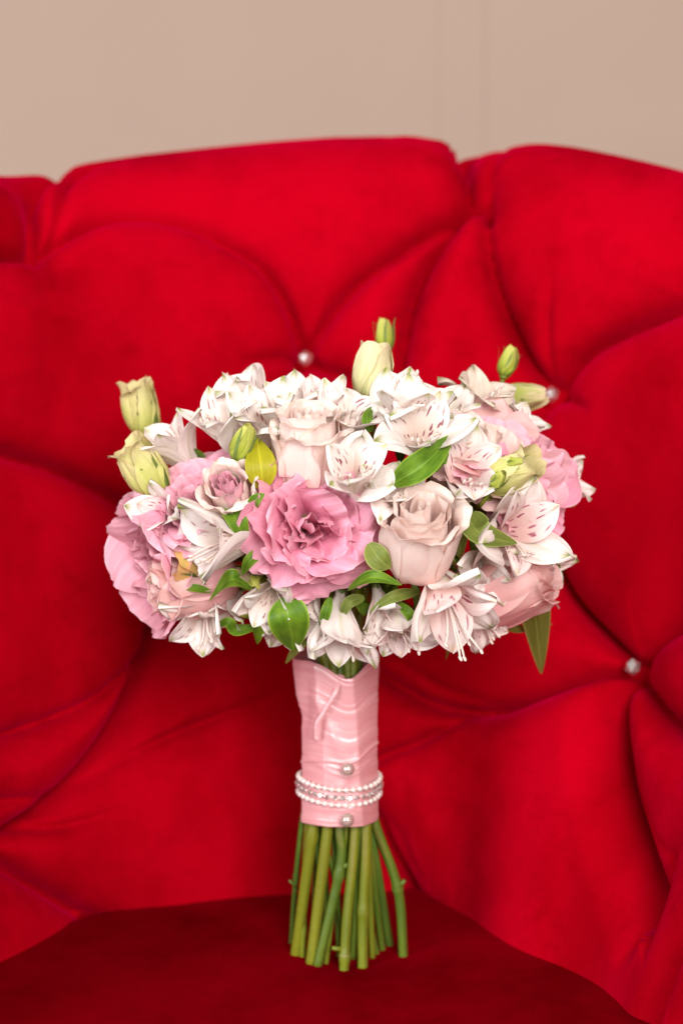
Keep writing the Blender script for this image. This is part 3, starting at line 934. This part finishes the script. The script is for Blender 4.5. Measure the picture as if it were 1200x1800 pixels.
stem([(570, 1455, -0.004), (590, 1560), (606, 1690)], 4.6, M['stem1'])
stem([(640, 1455, -0.002), (628, 1560), (592, 1686)], 4.8, M['stem2'])
stem([(556, 1455, 0.002), (562, 1570), (570, 1694)], 5.0, M['stem4'])
stem([(618, 1455, 0.000), (640, 1570), (664, 1684)], 5.0, M['stem1'])
stem([(608, 1455, -0.008), (588, 1580), (572, 1700)], 5.2, M['stem2'])

# ---- satin wrap
def wrap():
    nv, nu = 150, 144
    yb, yt = 1447, 1158
    V, U = [], []
    edges = [(1140, 513, 669), (1180, 516, 667), (1215, 519, 665), (1255, 529, 664), (1330, 529, 663), (1400, 527, 664), (1452, 526, 665)]
    ey = [e[0] for e in edges]
    rg = np.random.RandomState(11)
    creases = []
    for k in range(11):   # soft wrinkles running round the handle
        creases.append((rg.uniform(0.02, 0.98), rg.uniform(-0.10, 0.10), rg.uniform(0.006, 0.016), rg.uniform(-0.5, 0.9), rg.uniform(0, 6.28), rg.uniform(0.8, 1.6)))
    for j in range(nv):
        v = j / (nv - 1)
        for i in range(nu):
            g = 2 * math.pi * i / nu            # 0 = right, front = -pi/2
            front = math.exp(-(((g - 1.5 * math.pi + math.pi) % (2 * math.pi) - math.pi - 0.28) / 0.55) ** 2)
            top = 1150 + 36 * front + 5 * math.sin(2 * g + 1)
            bot = 1440 + 3 * math.sin(g)
            py = bot + (top - bot) * v
            xl = np.interp(py, ey, [e[1] for e in edges]); xr = np.interp(py, ey, [e[2] for e in edges])
            depth_c = 0.004 + 0.008 * (1445 - py) / 290
            c = at((xl + xr) / 2, py, depth_c)
            r = (xr - xl) / 2 * 0.0003 * 1.0
            d = 0.0
            # overlapping turns of ribbon
            turn = (v * 5.2 + 0.10 * math.sin(g + 0.6) + 0.05 * math.sin(3 * g)) % 1.0
            d += 0.0004 * (turn ** 3) - 0.0003 * math.exp(-((1 - turn) / 0.06) ** 2)
            for (vc, sl, wd_, am, phs, frq) in creases:
                vv = v - vc - sl * math.sin(g * frq + phs)
                d += 0.00065 * am * math.exp(-(vv / wd_) ** 2) * (0.5 + 0.5 * math.sin(g * 1.5 + phs * 2))
            # diagonal pinches on the front
            gf = ((g - 1.5 * math.pi + math.pi) % (2 * math.pi) - math.pi)
            for (g0, v0, sl, wdt, am) in ((-0.25, 0.62, -0.30, 0.05, 0.0011), (-0.9, 0.80, 0.42, 0.10, -0.0014), (-0.7, 0.62, 0.36, 0.08, 0.0010), (0.75, 0.45, 0.02, 0.06, 0.0008), (0.15, 0.30, 0.25, 0.05, 0.0008), (0.35, 0.06, -0.5, 0.10, 0.0012), (-0.2, 0.08, 0.4, 0.10, -0.0010)):
                line = gf - g0 - (v - v0) / (sl if abs(sl) > 0.01 else 0.01) * 0.5
                d += am * math.exp(-(line / (wdt * 3)) ** 2) * math.exp(-((v - v0) / 0.16) ** 2)
            r += d * 1.0
            seg = 2 * math.pi / 7
            loc_ = ((g - 1.5 * math.pi - 0.05 + 0.25 * (v - 0.5) + seg / 2) % seg) - seg / 2
            r *= 1 + 0.62 * (math.cos(seg / 2) / math.cos(loc_) - 1) + 0.03
            V.append((c.x + r * math.cos(g), c.y + r * 0.93 * math.sin(g), c.z))
            U.append((i / nu, v))
    # fold the upper edge inwards, give the lower edge a hem
    o = mesh_obj('ribbon_wrap', V, grid_faces(nu, nv, True), M['satin'], parent=bq, uv=U)
    o['label'] = 'pink satin ribbon wound round the stems'
    sm = o.modifiers.new('Solidify', 'SOLIDIFY'); sm.thickness = 0.0009; sm.offset = -1
    return o
wrap()

def glare_fold(pts, wpx, seed):  # raised fold strip, added for the glare line on the satin
    q = catmull([at(a, b, d) for a, b, d in pts], 22)
    V, U = [], []
    rg = random.Random(seed)
    for j, p in enumerate(q):
        v = j / 21
        t = q[min(j + 1, 21)] - q[max(j - 1, 0)]; t /= np.linalg.norm(t)
        sd = np.cross(t, (0, -1, 0)); sd /= np.linalg.norm(sd)
        w_ = wpx * 0.0003 * (1 + 0.25 * math.sin(9 * v + seed))
        for i in range(7):
            u = -1 + 2 * i / 6
            V.append(p + sd * w_ * u + np.array((0, -0.0006 * (1 - u * u) * (1 + 0.4 * math.sin(12 * v)), 0))); U.append((0.3 + 0.05 * u, v))
    o = mesh_obj('ribbon_fold', V, grid_faces(7, 22), M['satin'], parent=bq, uv=U)
glare_fold([(600, 1186, -0.0068), (588, 1222, -0.0115), (570, 1252, -0.0118), (560, 1272, -0.0118), (557, 1300, -0.0122)], 5, 1)

def pin(px, py, depth, r):
    c = at(px, py, depth)
    v, f, uv = sphere_data((0, 0, 0), r, 24, 16)
    o = mesh_obj('pearl_pin', v, f, M['pearl'], parent=bq, uv=uv, matrix=Matrix.Translation(c))
    o['label'] = 'large round pearl pin head in the satin ribbon'
pin(611, 1352, -0.0185, 0.0036)
pin(610, 1441, -0.0185, 0.0037)

# ---- bracelet (a thing of its own)
bc = at(596, 1380, 0.006)
br = bpy.data.objects.new('pearl_bracelet', None)
col.objects.link(br)
br.location = bc
br.rotation_euler = (R(3), R(1.0), 0)
br['label'] = 'bracelet of small pearls and crystals round the pink satin handle'
br['category'] = 'bracelet'
pv, pf, puv = sphere_data((0, 0, 0), 0.00155, 14, 10)
import bmesh
def facet(seed):
    bm = bmesh.new(); bmesh.ops.create_icosphere(bm, subdivisions=1, radius=0.0017)
    rr = random.Random(seed)
    for v in bm.verts: v.co *= rr.uniform(0.82, 1.1)
    me = bpy.data.meshes.new('crystal'); bm.to_mesh(me); bm.free(); me.materials.append(M['crystal'])
    return me
cme = [facet(i) for i in range(4)]
first = None
NB = 36
for row, dz in ((0, 0.0042), (2, -0.0042), (1, 0.0)):
    rad = 0.0219 if row != 1 else 0.0224
    for i in range(NB):
        g = 2 * math.pi * (i + (0.5 if row == 1 else 0.0)) / NB
        loc = Vector((rad * math.cos(g), rad * 0.93 * math.sin(g), dz + 0.0008 * math.sin(2 * g + 1)))
        if row == 1:
            o = bpy.data.objects.new('crystal', cme[i % 4]); col.objects.link(o)
        elif first is None:
            o = first = mesh_obj('pearl', pv, pf, M['pearlwhite'], uv=puv)
        else:
            o = first.copy(); col.objects.link(o)
        o.parent = br
        o.matrix_local = Matrix.Translation(loc) @ Matrix.Rotation(i * 1.7, 4, (0.3, 0.5, 0.8))
    q = [Vector((rad * 0.985 * math.cos(2 * math.pi * i / 64), rad * 0.93 * 0.985 * math.sin(2 * math.pi * i / 64), dz + 0.0008 * math.sin(4 * math.pi * i / 64 + 1))) for i in range(65)]
    v, f, uv = tube_data(q, [0.0007] * 65, 6)
    mesh_obj('strand', v, f, M['strand'], parent=br, uv=uv)

# ------------------------------------------------------------------ flowers
PK, MV, PP, BL_, RP = M['pink'], M['mauve'], M['palepink'], M['blush'], M['rosepink']
lisianthus(553, 928, -0.008, (0.20, -1, -0.02), 0.0325, [PK], 5, roll=20, label='large ruffled deep pink lisianthus facing forward')
lisianthus(250, 985, 0.000, (-0.80, -0.6, -0.15), 0.036, [MV], 8, label='mauve pink lisianthus with drooping petals at the edge', ruf=0.8)
lisianthus(335, 872, 0.004, (-0.2, -0.7, 0.7), 0.028, [MV], 13, label='mauve lisianthus partly hidden behind white flowers')
lisianthus(872, 785, -0.006, (0.32, -0.75, 0.55), 0.0275, [RP, PP, PP, BL_, BL_], 17, label='pink lisianthus with pale peach centre', ruf=0.7)
lisianthus(948, 866, -0.006, (0.62, -0.78, 0.0), 0.027, [PK, PP], 21, label='small pink lisianthus turned to the side', ruf=0.9)
rose(737, 942, -0.010, (0.04, -0.66, 0.76), 0.0200, [BL_, BL_, BL_], 2, 0.12, roll=15, hk=2.75, label='pale blush rose half open with a spiral centre')
rose(545, 790, 0.000, (0.0, -0.40, 0.9), 0.0205, [BL_, BL_, BL_], 3, 0.10, label='pale blush rose seen from its side at the top')
rose(405, 868, -0.004, (-0.15, -0.8, 0.55), 0.0135, [PP, BL_, BL_], 4, 0.4, inner=6, mid=4, outer=4, label='small pale blush rose beside the pink lisianthus')
rose(890, 1022, 0.004, (0.75, -0.22, 0.5), 0.0230, [RP, RP, RP], 6, 0.0, label='smooth pink rose low on the bouquet, unopened', inner=5)
rose(800, 795, 0.012, (0.1, -0.6, 0.75), 0.018, [BL_, BL_, BL_], 7, 0.4, label='pale peach rose behind the green leaf')
rose(335, 1025, 0.008, (-0.9, -0.25, -0.1), 0.020, [RP, RP, RP], 9, 0.0, inner=5, label='pink rose under the white streaked flower')

S_ = 0.0405
alstro(418, 945, -0.004, (-0.80, -0.62, 0.02), 0.040, 1, roll=0, opening=46, label='white alstroemeria with maroon streaks beside the pink lisianthus')
alstro(362, 1070, 0.006, (-0.2, -0.75, -0.6), 0.030, 2, roll=40, opening=45, label='small white streaked alstroemeria hanging low')
alstro(520, 748, 0.016, (-0.05, -0.25, 1.0), 0.034, 3, roll=30, opening=50, stam=False, label='white alstroemeria with upright petals at the top')
alstro(605, 768, 0.012, (0.12, -0.45, 0.8), 0.036, 4, roll=-20, opening=62, label='white alstroemeria beside the upper rose')
alstro(708, 742, 0.006, (0.05, -0.45, 0.9), 0.036, 5, roll=170, opening=52, label='white alstroemeria with maroon streaks, tallest at the top')
alstro(735, 782, 0.000, (0.05, -0.72, 0.62), 0.036, 6, roll=15, opening=60, label='white alstroemeria with green midribs above the blush rose')
alstro(622, 850, -0.008, (-0.02, -0.75, 0.6), 0.034, 7, roll=10, opening=50, label='white streaked alstroemeria behind the deep pink lisianthus')
alstro(405, 772, 0.010, (-0.3, -0.4, 0.85), 0.034, 8, roll=0, opening=52, label='white alstroemeria near the green bud')
alstro(320, 800, 0.014, (-0.5, -0.35, 0.75), 0.030, 9, roll=60, opening=55, stam=False, label='white alstroemeria between the yellow buds')
alstro(885, 935, -0.002, (0.42, -0.85, 0.05), 0.040, 10, roll=-10, opening=58, label='large white alstroemeria with pink throat beside the blush rose', kind='pink')
alstro(812, 848, 0.002, (0.2, -0.8, 0.5), 0.033, 11, roll=0, opening=50, kind='pink', label='pinkish streaked alstroemeria above the green leaf')
alstro(775, 1030, -0.010, (0.30, -0.72, -0.55), 0.040, 12, roll=10, opening=55, kind='pink', sl=1.35, label='white and pink streaked alstroemeria with hanging stamens')
alstro(598, 1085, 0.008, (0.0, -0.5, -0.9), 0.032, 13, roll=0, opening=42, label='white alstroemeria drooping over the satin handle')
alstro(668, 1062, 0.010, (0.15, -0.7, -0.6), 0.027, 14, roll=50, opening=48, label='white alstroemeria drooping beside the streaked one')
alstro(830, 722, 0.018, (0.35, -0.35, 0.85), 0.030, 15, roll=20, opening=58, kind='fade', label='faded cream alstroemeria behind the peach rose')
alstro(985, 852, 0.018, (0.85, -0.2, 0.3), 0.022, 16, roll=0, opening=55, stam=False, label='small white alstroemeria at the edge')
alstro(478, 1040, 0.006, (-0.2, -0.75, -0.5), 0.026, 17, roll=70, opening=45, stam=False, label='white alstroemeria under the deep pink lisianthus')
alstro(472, 760, 0.012, (-0.15, -0.5, 0.85), 0.032, 18, roll=100, opening=50, stam=False, label='white alstroemeria beside the blush rose at the top')
alstro(772, 752, 0.014, (0.2, -0.45, 0.85), 0.030, 19, roll=60, opening=60, label='white alstroemeria beside the faded one')
alstro(548, 1060, 0.016, (-0.2, -0.6, -0.7), 0.024, 20, roll=30, opening=40, stam=False, label='white alstroemeria above the satin handle')
alstro(945, 985, 0.016, (0.8, -0.4, -0.3), 0.024, 21, roll=30, opening=45, stam=False, label='white alstroemeria beside the pink rose')

alstro(676, 872, -0.004, (0.1, -0.8, 0.5), 0.026, 22, roll=150, opening=48, stam=False, label='white streaked alstroemeria squeezed between the pink lisianthus and blush rose')
alstro(560, 735, 0.016, (0.1, -0.5, 0.8), 0.028, 23, roll=200, opening=60, stam=False, kind='pink', label='pale alstroemeria behind the upper blush rose')
alstro(845, 985, 0.004, (0.2, -0.9, -0.3), 0.026, 24, roll=80, opening=50, stam=False, label='white ruffled alstroemeria over the smooth pink rose')

alstro(300, 905, 0.006, (-0.55, -0.7, 0.3), 0.024, 25, roll=120, opening=50, stam=False, kind='pink', label='pale alstroemeria tucked into the mauve lisianthus')
alstro(700, 1085, 0.004, (0.1, -0.7, -0.7), 0.026, 26, roll=140, opening=44, kind='pink', sl=1.3, label='pinkish alstroemeria drooping beside the satin handle')
alstro(440, 720, 0.020, (-0.25, -0.2, 1.0), 0.030, 27, roll=50, opening=40, stam=False, label='white alstroemeria with petals standing up near the green bud')
alstro(900, 760, 0.020, (0.5, -0.3, 0.7), 0.022, 28, roll=10, opening=50, stam=False, label='white alstroemeria under the green bud with pale tip')

alstro(505, 1075, 0.016, (-0.3, -0.6, -0.75), 0.024, 29, roll=10, opening=42, stam=False, label='white alstroemeria behind the broad green leaf')
alstro(838, 1078, 0.006, (0.4, -0.6, -0.6), 0.023, 30, roll=70, opening=45, kind='pink', label='pinkish alstroemeria below the smooth pink rose')
alstro(408, 1060, 0.014, (-0.4, -0.6, -0.6), 0.022, 31, roll=20, opening=45, stam=False, kind='pink', label='pale alstroemeria behind the olive green bud')

# buds
lbud(246, 715, 0.0, (-0.28, -0.12, 1), 0.0345, 0.0098, M['bud'], 1, flare=1.15, label='opening yellow-green bud standing highest at the side', sep_len=0.8, target=at(330, 880, 0.01))
lbud(252, 822, -0.004, (-0.62, -0.25, 0.85), 0.036, 0.0115, M['bud'], 2, flare=0.9, label='fat yellow bud above the mauve lisianthus', sep_len=0.8, target=at(360, 930, 0.0))
lbud(656, 655, 0.0, (0.02, -0.1, 1), 0.0350, 0.0105, M['budpale'], 3, flare=0.15, label='large cream-green bud at the top', sep_len=0.3)
lbud(676, 586, 0.014, (-0.08, 0.0, 1), 0.0205, 0.0047, M['budgreen'], 4, flare=0.05, label='slim green bud above the large cream bud', target=at(668, 720, 0.03), sep_len=1.15, pr=0.0014)
lbud(428, 776, -0.010, (0.35, -0.2, 1), 0.0205, 0.0062, M['budgreen'], 5, flare=0.05, label='small green bud with curling sepals among white petals', target=at(378, 850, -0.02), sep_len=1.2)
lbud(893, 633, 0.004, (0.28, -0.1, 1), 0.0185, 0.0050, M['budgreen'], 6, flare=0.05, label='small green bud on a thin stem', target=at(862, 740, 0.02), sep_len=1.15, pr=0.0014)
lbud(918, 698, -0.006, (1, -0.25, 0.08), 0.0310, 0.0078, M['budtip'], 7, flare=0.08, label='green bud with pale tip pointing sideways', target=at(830, 730, 0.03), sep_len=0.75)
lbud(900, 832, -0.018, (0.85, -0.45, 0.62), 0.034, 0.0105, M['bud'], 8, flare=0.5, label='fat yellow-green bud lying over the pink lisianthus', target=at(830, 900, -0.01), sep_len=0.7)
lbud(772, 708, 0.004, (0.2, -0.25, 1), 0.0165, 0.0052, M['bud'], 9, flare=0.4, label='small yellow-green bud among white petals')
lbud(332, 992, 0.002, (-0.75, -0.6, 0.1), 0.032, 0.0105, M['budorange'], 10, flare=0.2, label='yellow-orange bud under the white streaked flower')
lbud(876, 842, -0.028, (0.35, -0.5, 0.6), 0.0125, 0.0036, M['budgreen'], 11, flare=0.02, label='tiny green bud resting on the fat bud', target=at(838, 872, -0.03), sep_len=1.25, pr=0.0011)
lbud(905, 812, -0.028, (0.5, -0.5, 0.15), 0.0125, 0.0036, M['budgreen'], 12, flare=0.02, target=at(840, 860, -0.03), sep_len=1.25, pr=0.0011, label='tiny green bud with curled tips on the fat bud')
lbud(428, 1013, 0.0, (-0.6, -0.7, 0.2), 0.0150, 0.0046, M['tan'], 13, flare=0.2, sepals=0, label='dry tan bud beside the green leaves')
lbud(447, 1026, -0.002, (0.1, -0.8, -0.5), 0.0110, 0.0042, M['budgreen'], 14, flare=0.05, sepals=0, label='small round green bud under the deep pink lisianthus')
lbud(432, 1072, 0.004, (-0.8, -0.6, 0.15), 0.0135, 0.0048, M['budgreen'], 15, flare=0.05, sepals=3, label='olive green bud near the curled leaf')
lbud(800, 980, 0.004, (0.1, -0.9, 0.0), 0.0120, 0.0042, M['budgreen'], 16, flare=0.05, sepals=2, label='small green bud beside the blush rose')
lbud(652, 845, 0.0, (0.0, -0.8, 0.5), 0.0140, 0.0050, M['bud'], 17, flare=0.5, sepals=2, label='small yellow-green bud between the pink and blush flowers')
lbud(380, 838, -0.004, (0.1, -0.6, 0.6), 0.0120, 0.0040, M['bud'], 18, flare=0.5, sepals=2, label='tiny yellow bud beside the small blush rose')

# leaves
LG, LD, LO, LY = M['leaf'], M['leafdark'], M['leafolive'], M['leafyellow']
leaf([(462, 860, -0.004), (458, 815, -0.010), (452, 770, -0.004)], 27, LY, (0.1, -1, 0.2), 0.12, 1, power=0.85, label='round yellow-green leaf')
leaf([(690, 850, -0.014), (745, 815, -0.024), (797, 764, -0.014)], 24, LG, (0.3, -0.9, 0.5), 0.45, 2, label='glossy green leaf above the blush rose')
leaf([(765, 830, -0.010), (775, 810, -0.018), (788, 795, -0.012)], 10, LG, (0.6, -0.8, 0.1), 0.4, 3)
leaf([(500, 1050, -0.004), (508, 1090, -0.016), (516, 1144, -0.012)], 36, LG, (0.0, -1, -0.05), 0.25, 4, power=0.9, label='broad glossy green leaf hanging under the pink lisianthus')
leaf([(480, 1058, 0.004), (458, 1095, -0.004), (452, 1132, 0.0)], 17, LG, (-0.4, -1, 0.1), 0.35, 5)
leaf([(398, 888, -0.006), (418, 918, -0.016), (437, 972, -0.006)], 19, LG, (0.2, -1, 0.4), 0.3, 6, power=0.6)
leaf([(440, 1034, -0.004), (405, 1018, -0.014), (368, 1056, -0.010)], 18, LG, (-0.1, -0.8, 0.7), 0.3, 7)
leaf([(372, 1040, -0.004), (340, 1034, -0.010), (314, 1030, -0.008)], 8, LG, (0, -0.8, 0.7), 0.3, 8)
leaf([(452, 1102, 0.004), (415, 1108, -0.006), (398, 1094, -0.008), (364, 1112, -0.004)], 11, LG, (0.0, -0.9, 0.5), 0.3, 9)
leaf([(822, 905, -0.012), (845, 938, -0.028), (908, 955, -0.026)], 27, LO, (0.1, -0.9, 0.4), 0.4, 10, power=0.6, label='folded olive green leaf beside the blush rose')
leaf([(808, 975, -0.006), (815, 940, -0.014), (824, 908, -0.014)], 12, LO, (-0.6, -0.8, 0.1), 0.4, 11)
leaf([(648, 955, -0.012), (665, 982, -0.018), (686, 998, -0.016)], 20, LO, (0.1, -1, 0.0), 0.3, 12, power=0.9)
leaf([(612, 1036, -0.008), (655, 1015, -0.022), (706, 1028, -0.020)], 13, LG, (0.0, -0.8, 0.6), 0.4, 13)
leaf([(908, 985, 0.0), (938, 1070, -0.008), (951, 1184, 0.004)], 31, LO, (0.15, -1, 0.1), 0.22, 14, label='long drooping olive leaf at the lower edge')
leaf([(872, 1072, 0.004), (900, 1106, -0.006), (970, 1097, 0.006)], 10, LO, (0.1, -0.8, 0.6), 0.4, 15)
leaf([(486, 790, -0.002), (498, 755, -0.004), (508, 726, 0.0)], 13, LG, (0.3, -1, 0.1), 0.35, 16)
leaf([(640, 790, -0.004), (625, 780, -0.008), (605, 768, -0.004)], 9, LG, (0, -0.9, 0.4), 0.3, 17)
leaf([(595, 690, 0.01), (588, 702, 0.0), (582, 716, 0.004)], 8, LG, (0, -1, 0.2), 0.3, 18)
leaf([(650, 760, 0.0), (645, 735, -0.006), (655, 714, 0.0)], 10, LG, (0.3, -1, 0.2), 0.3, 19)
leaf([(306, 1040, 0.0), (285, 1016, -0.008), (258, 1022, -0.004)], 15, LD, (-0.1, -0.9, 0.3), 0.3, 20)
leaf([(310, 1030, 0.0), (295, 1045, -0.004), (272, 1048, 0.0)], 10, LD, (-0.1, -0.9, -0.2), 0.3, 21)
leaf([(950, 970, 0.01), (975, 990, 0.004), (990, 1026, 0.01)], 14, LG, (0.5, -0.8, 0.3), 0.35, 22)
leaf([(978, 872, 0.01), (1000, 880, 0.004), (1020, 872, 0.01)], 13, LG, (0.3, -0.9, 0.2), 0.3, 23)
leaf([(786, 1110, 0.01), (788, 1135, 0.006), (783, 1160, 0.008)], 6, LO, (0.5, -0.9, 0), 0.3, 24)
leaf([(925, 800, 0.02), (932, 780, 0.016), (933, 755, 0.02)], 8, LG, (0.5, -0.9, 0), 0.3, 25)
leaf([(440, 900, -0.008), (448, 880, -0.014), (465, 868, -0.012)], 10, LG, (0.2, -0.9, 0.3), 0.4, 26)
leaf([(640, 1050, 0.01), (612, 1060, 0.004), (600, 1090, 0.006)], 10, LO, (0, -1, 0.1), 0.3, 27)
leaf([(700, 1060, 0.0), (722, 1085, -0.010), (735, 1120, -0.006)], 9, LG, (0.3, -1, 0.1), 0.3, 31)
leaf([(545, 1120, 0.01), (525, 1135, 0.004), (502, 1166, 0.006)], 9, LO, (-0.3, -1, 0.1), 0.3, 32)
leaf([(350, 1080, 0.008), (330, 1095, 0.002), (318, 1108, 0.004)], 8, LD, (-0.2, -1, 0.1), 0.3, 33)
leaf([(470, 960, -0.002), (440, 985, -0.012), (425, 1010, -0.010)], 10, LG, (-0.2, -1, 0.2), 0.4, 34)
leaf([(820, 1010, -0.006), (800, 1022, -0.014), (785, 1045, -0.012)], 9, LO, (0.1, -1, 0.2), 0.4, 35)
leaf([(580, 1050, 0.006), (572, 1080, -0.002), (560, 1112, 0.0)], 9, LG, (-0.2, -1, 0.1), 0.3, 41)
leaf([(735, 1040, 0.004), (690, 1050, -0.006), (650, 1075, -0.004)], 10, LO, (0, -1, 0.3), 0.3, 42)
leaf([(850, 1080, 0.008), (862, 1100, 0.002), (858, 1128, 0.006)], 8, LG, (0.3, -1, 0.1), 0.3, 43)
leaf([(390, 1060, 0.010), (372, 1078, 0.004), (365, 1098, 0.006)], 9, LG, (-0.3, -1, 0.1), 0.3, 44)
rgf = random.Random(77)
for k in range(52):     # foliage deeper inside the head
    a = rgf.uniform(0, 6.28); r = rgf.uniform(0.15, 0.92)
    px, py = 605 + 350 * r * math.cos(a), 905 + 175 * r * math.sin(a)
    dx, dy = math.cos(a) * rgf.uniform(20, 60), math.sin(a) * rgf.uniform(15, 40) + rgf.uniform(-20, 20)
    leaf([(px, py, 0.045), (px + dx * 0.5, py + dy * 0.5, 0.024), (px + dx, py + dy, 0.014)], rgf.uniform(18, 32), rgf.choice([LD, LG, LO]), (rgf.uniform(-0.5, 0.5), -1, rgf.uniform(-0.2, 0.5)), 0.3, 100 + k)
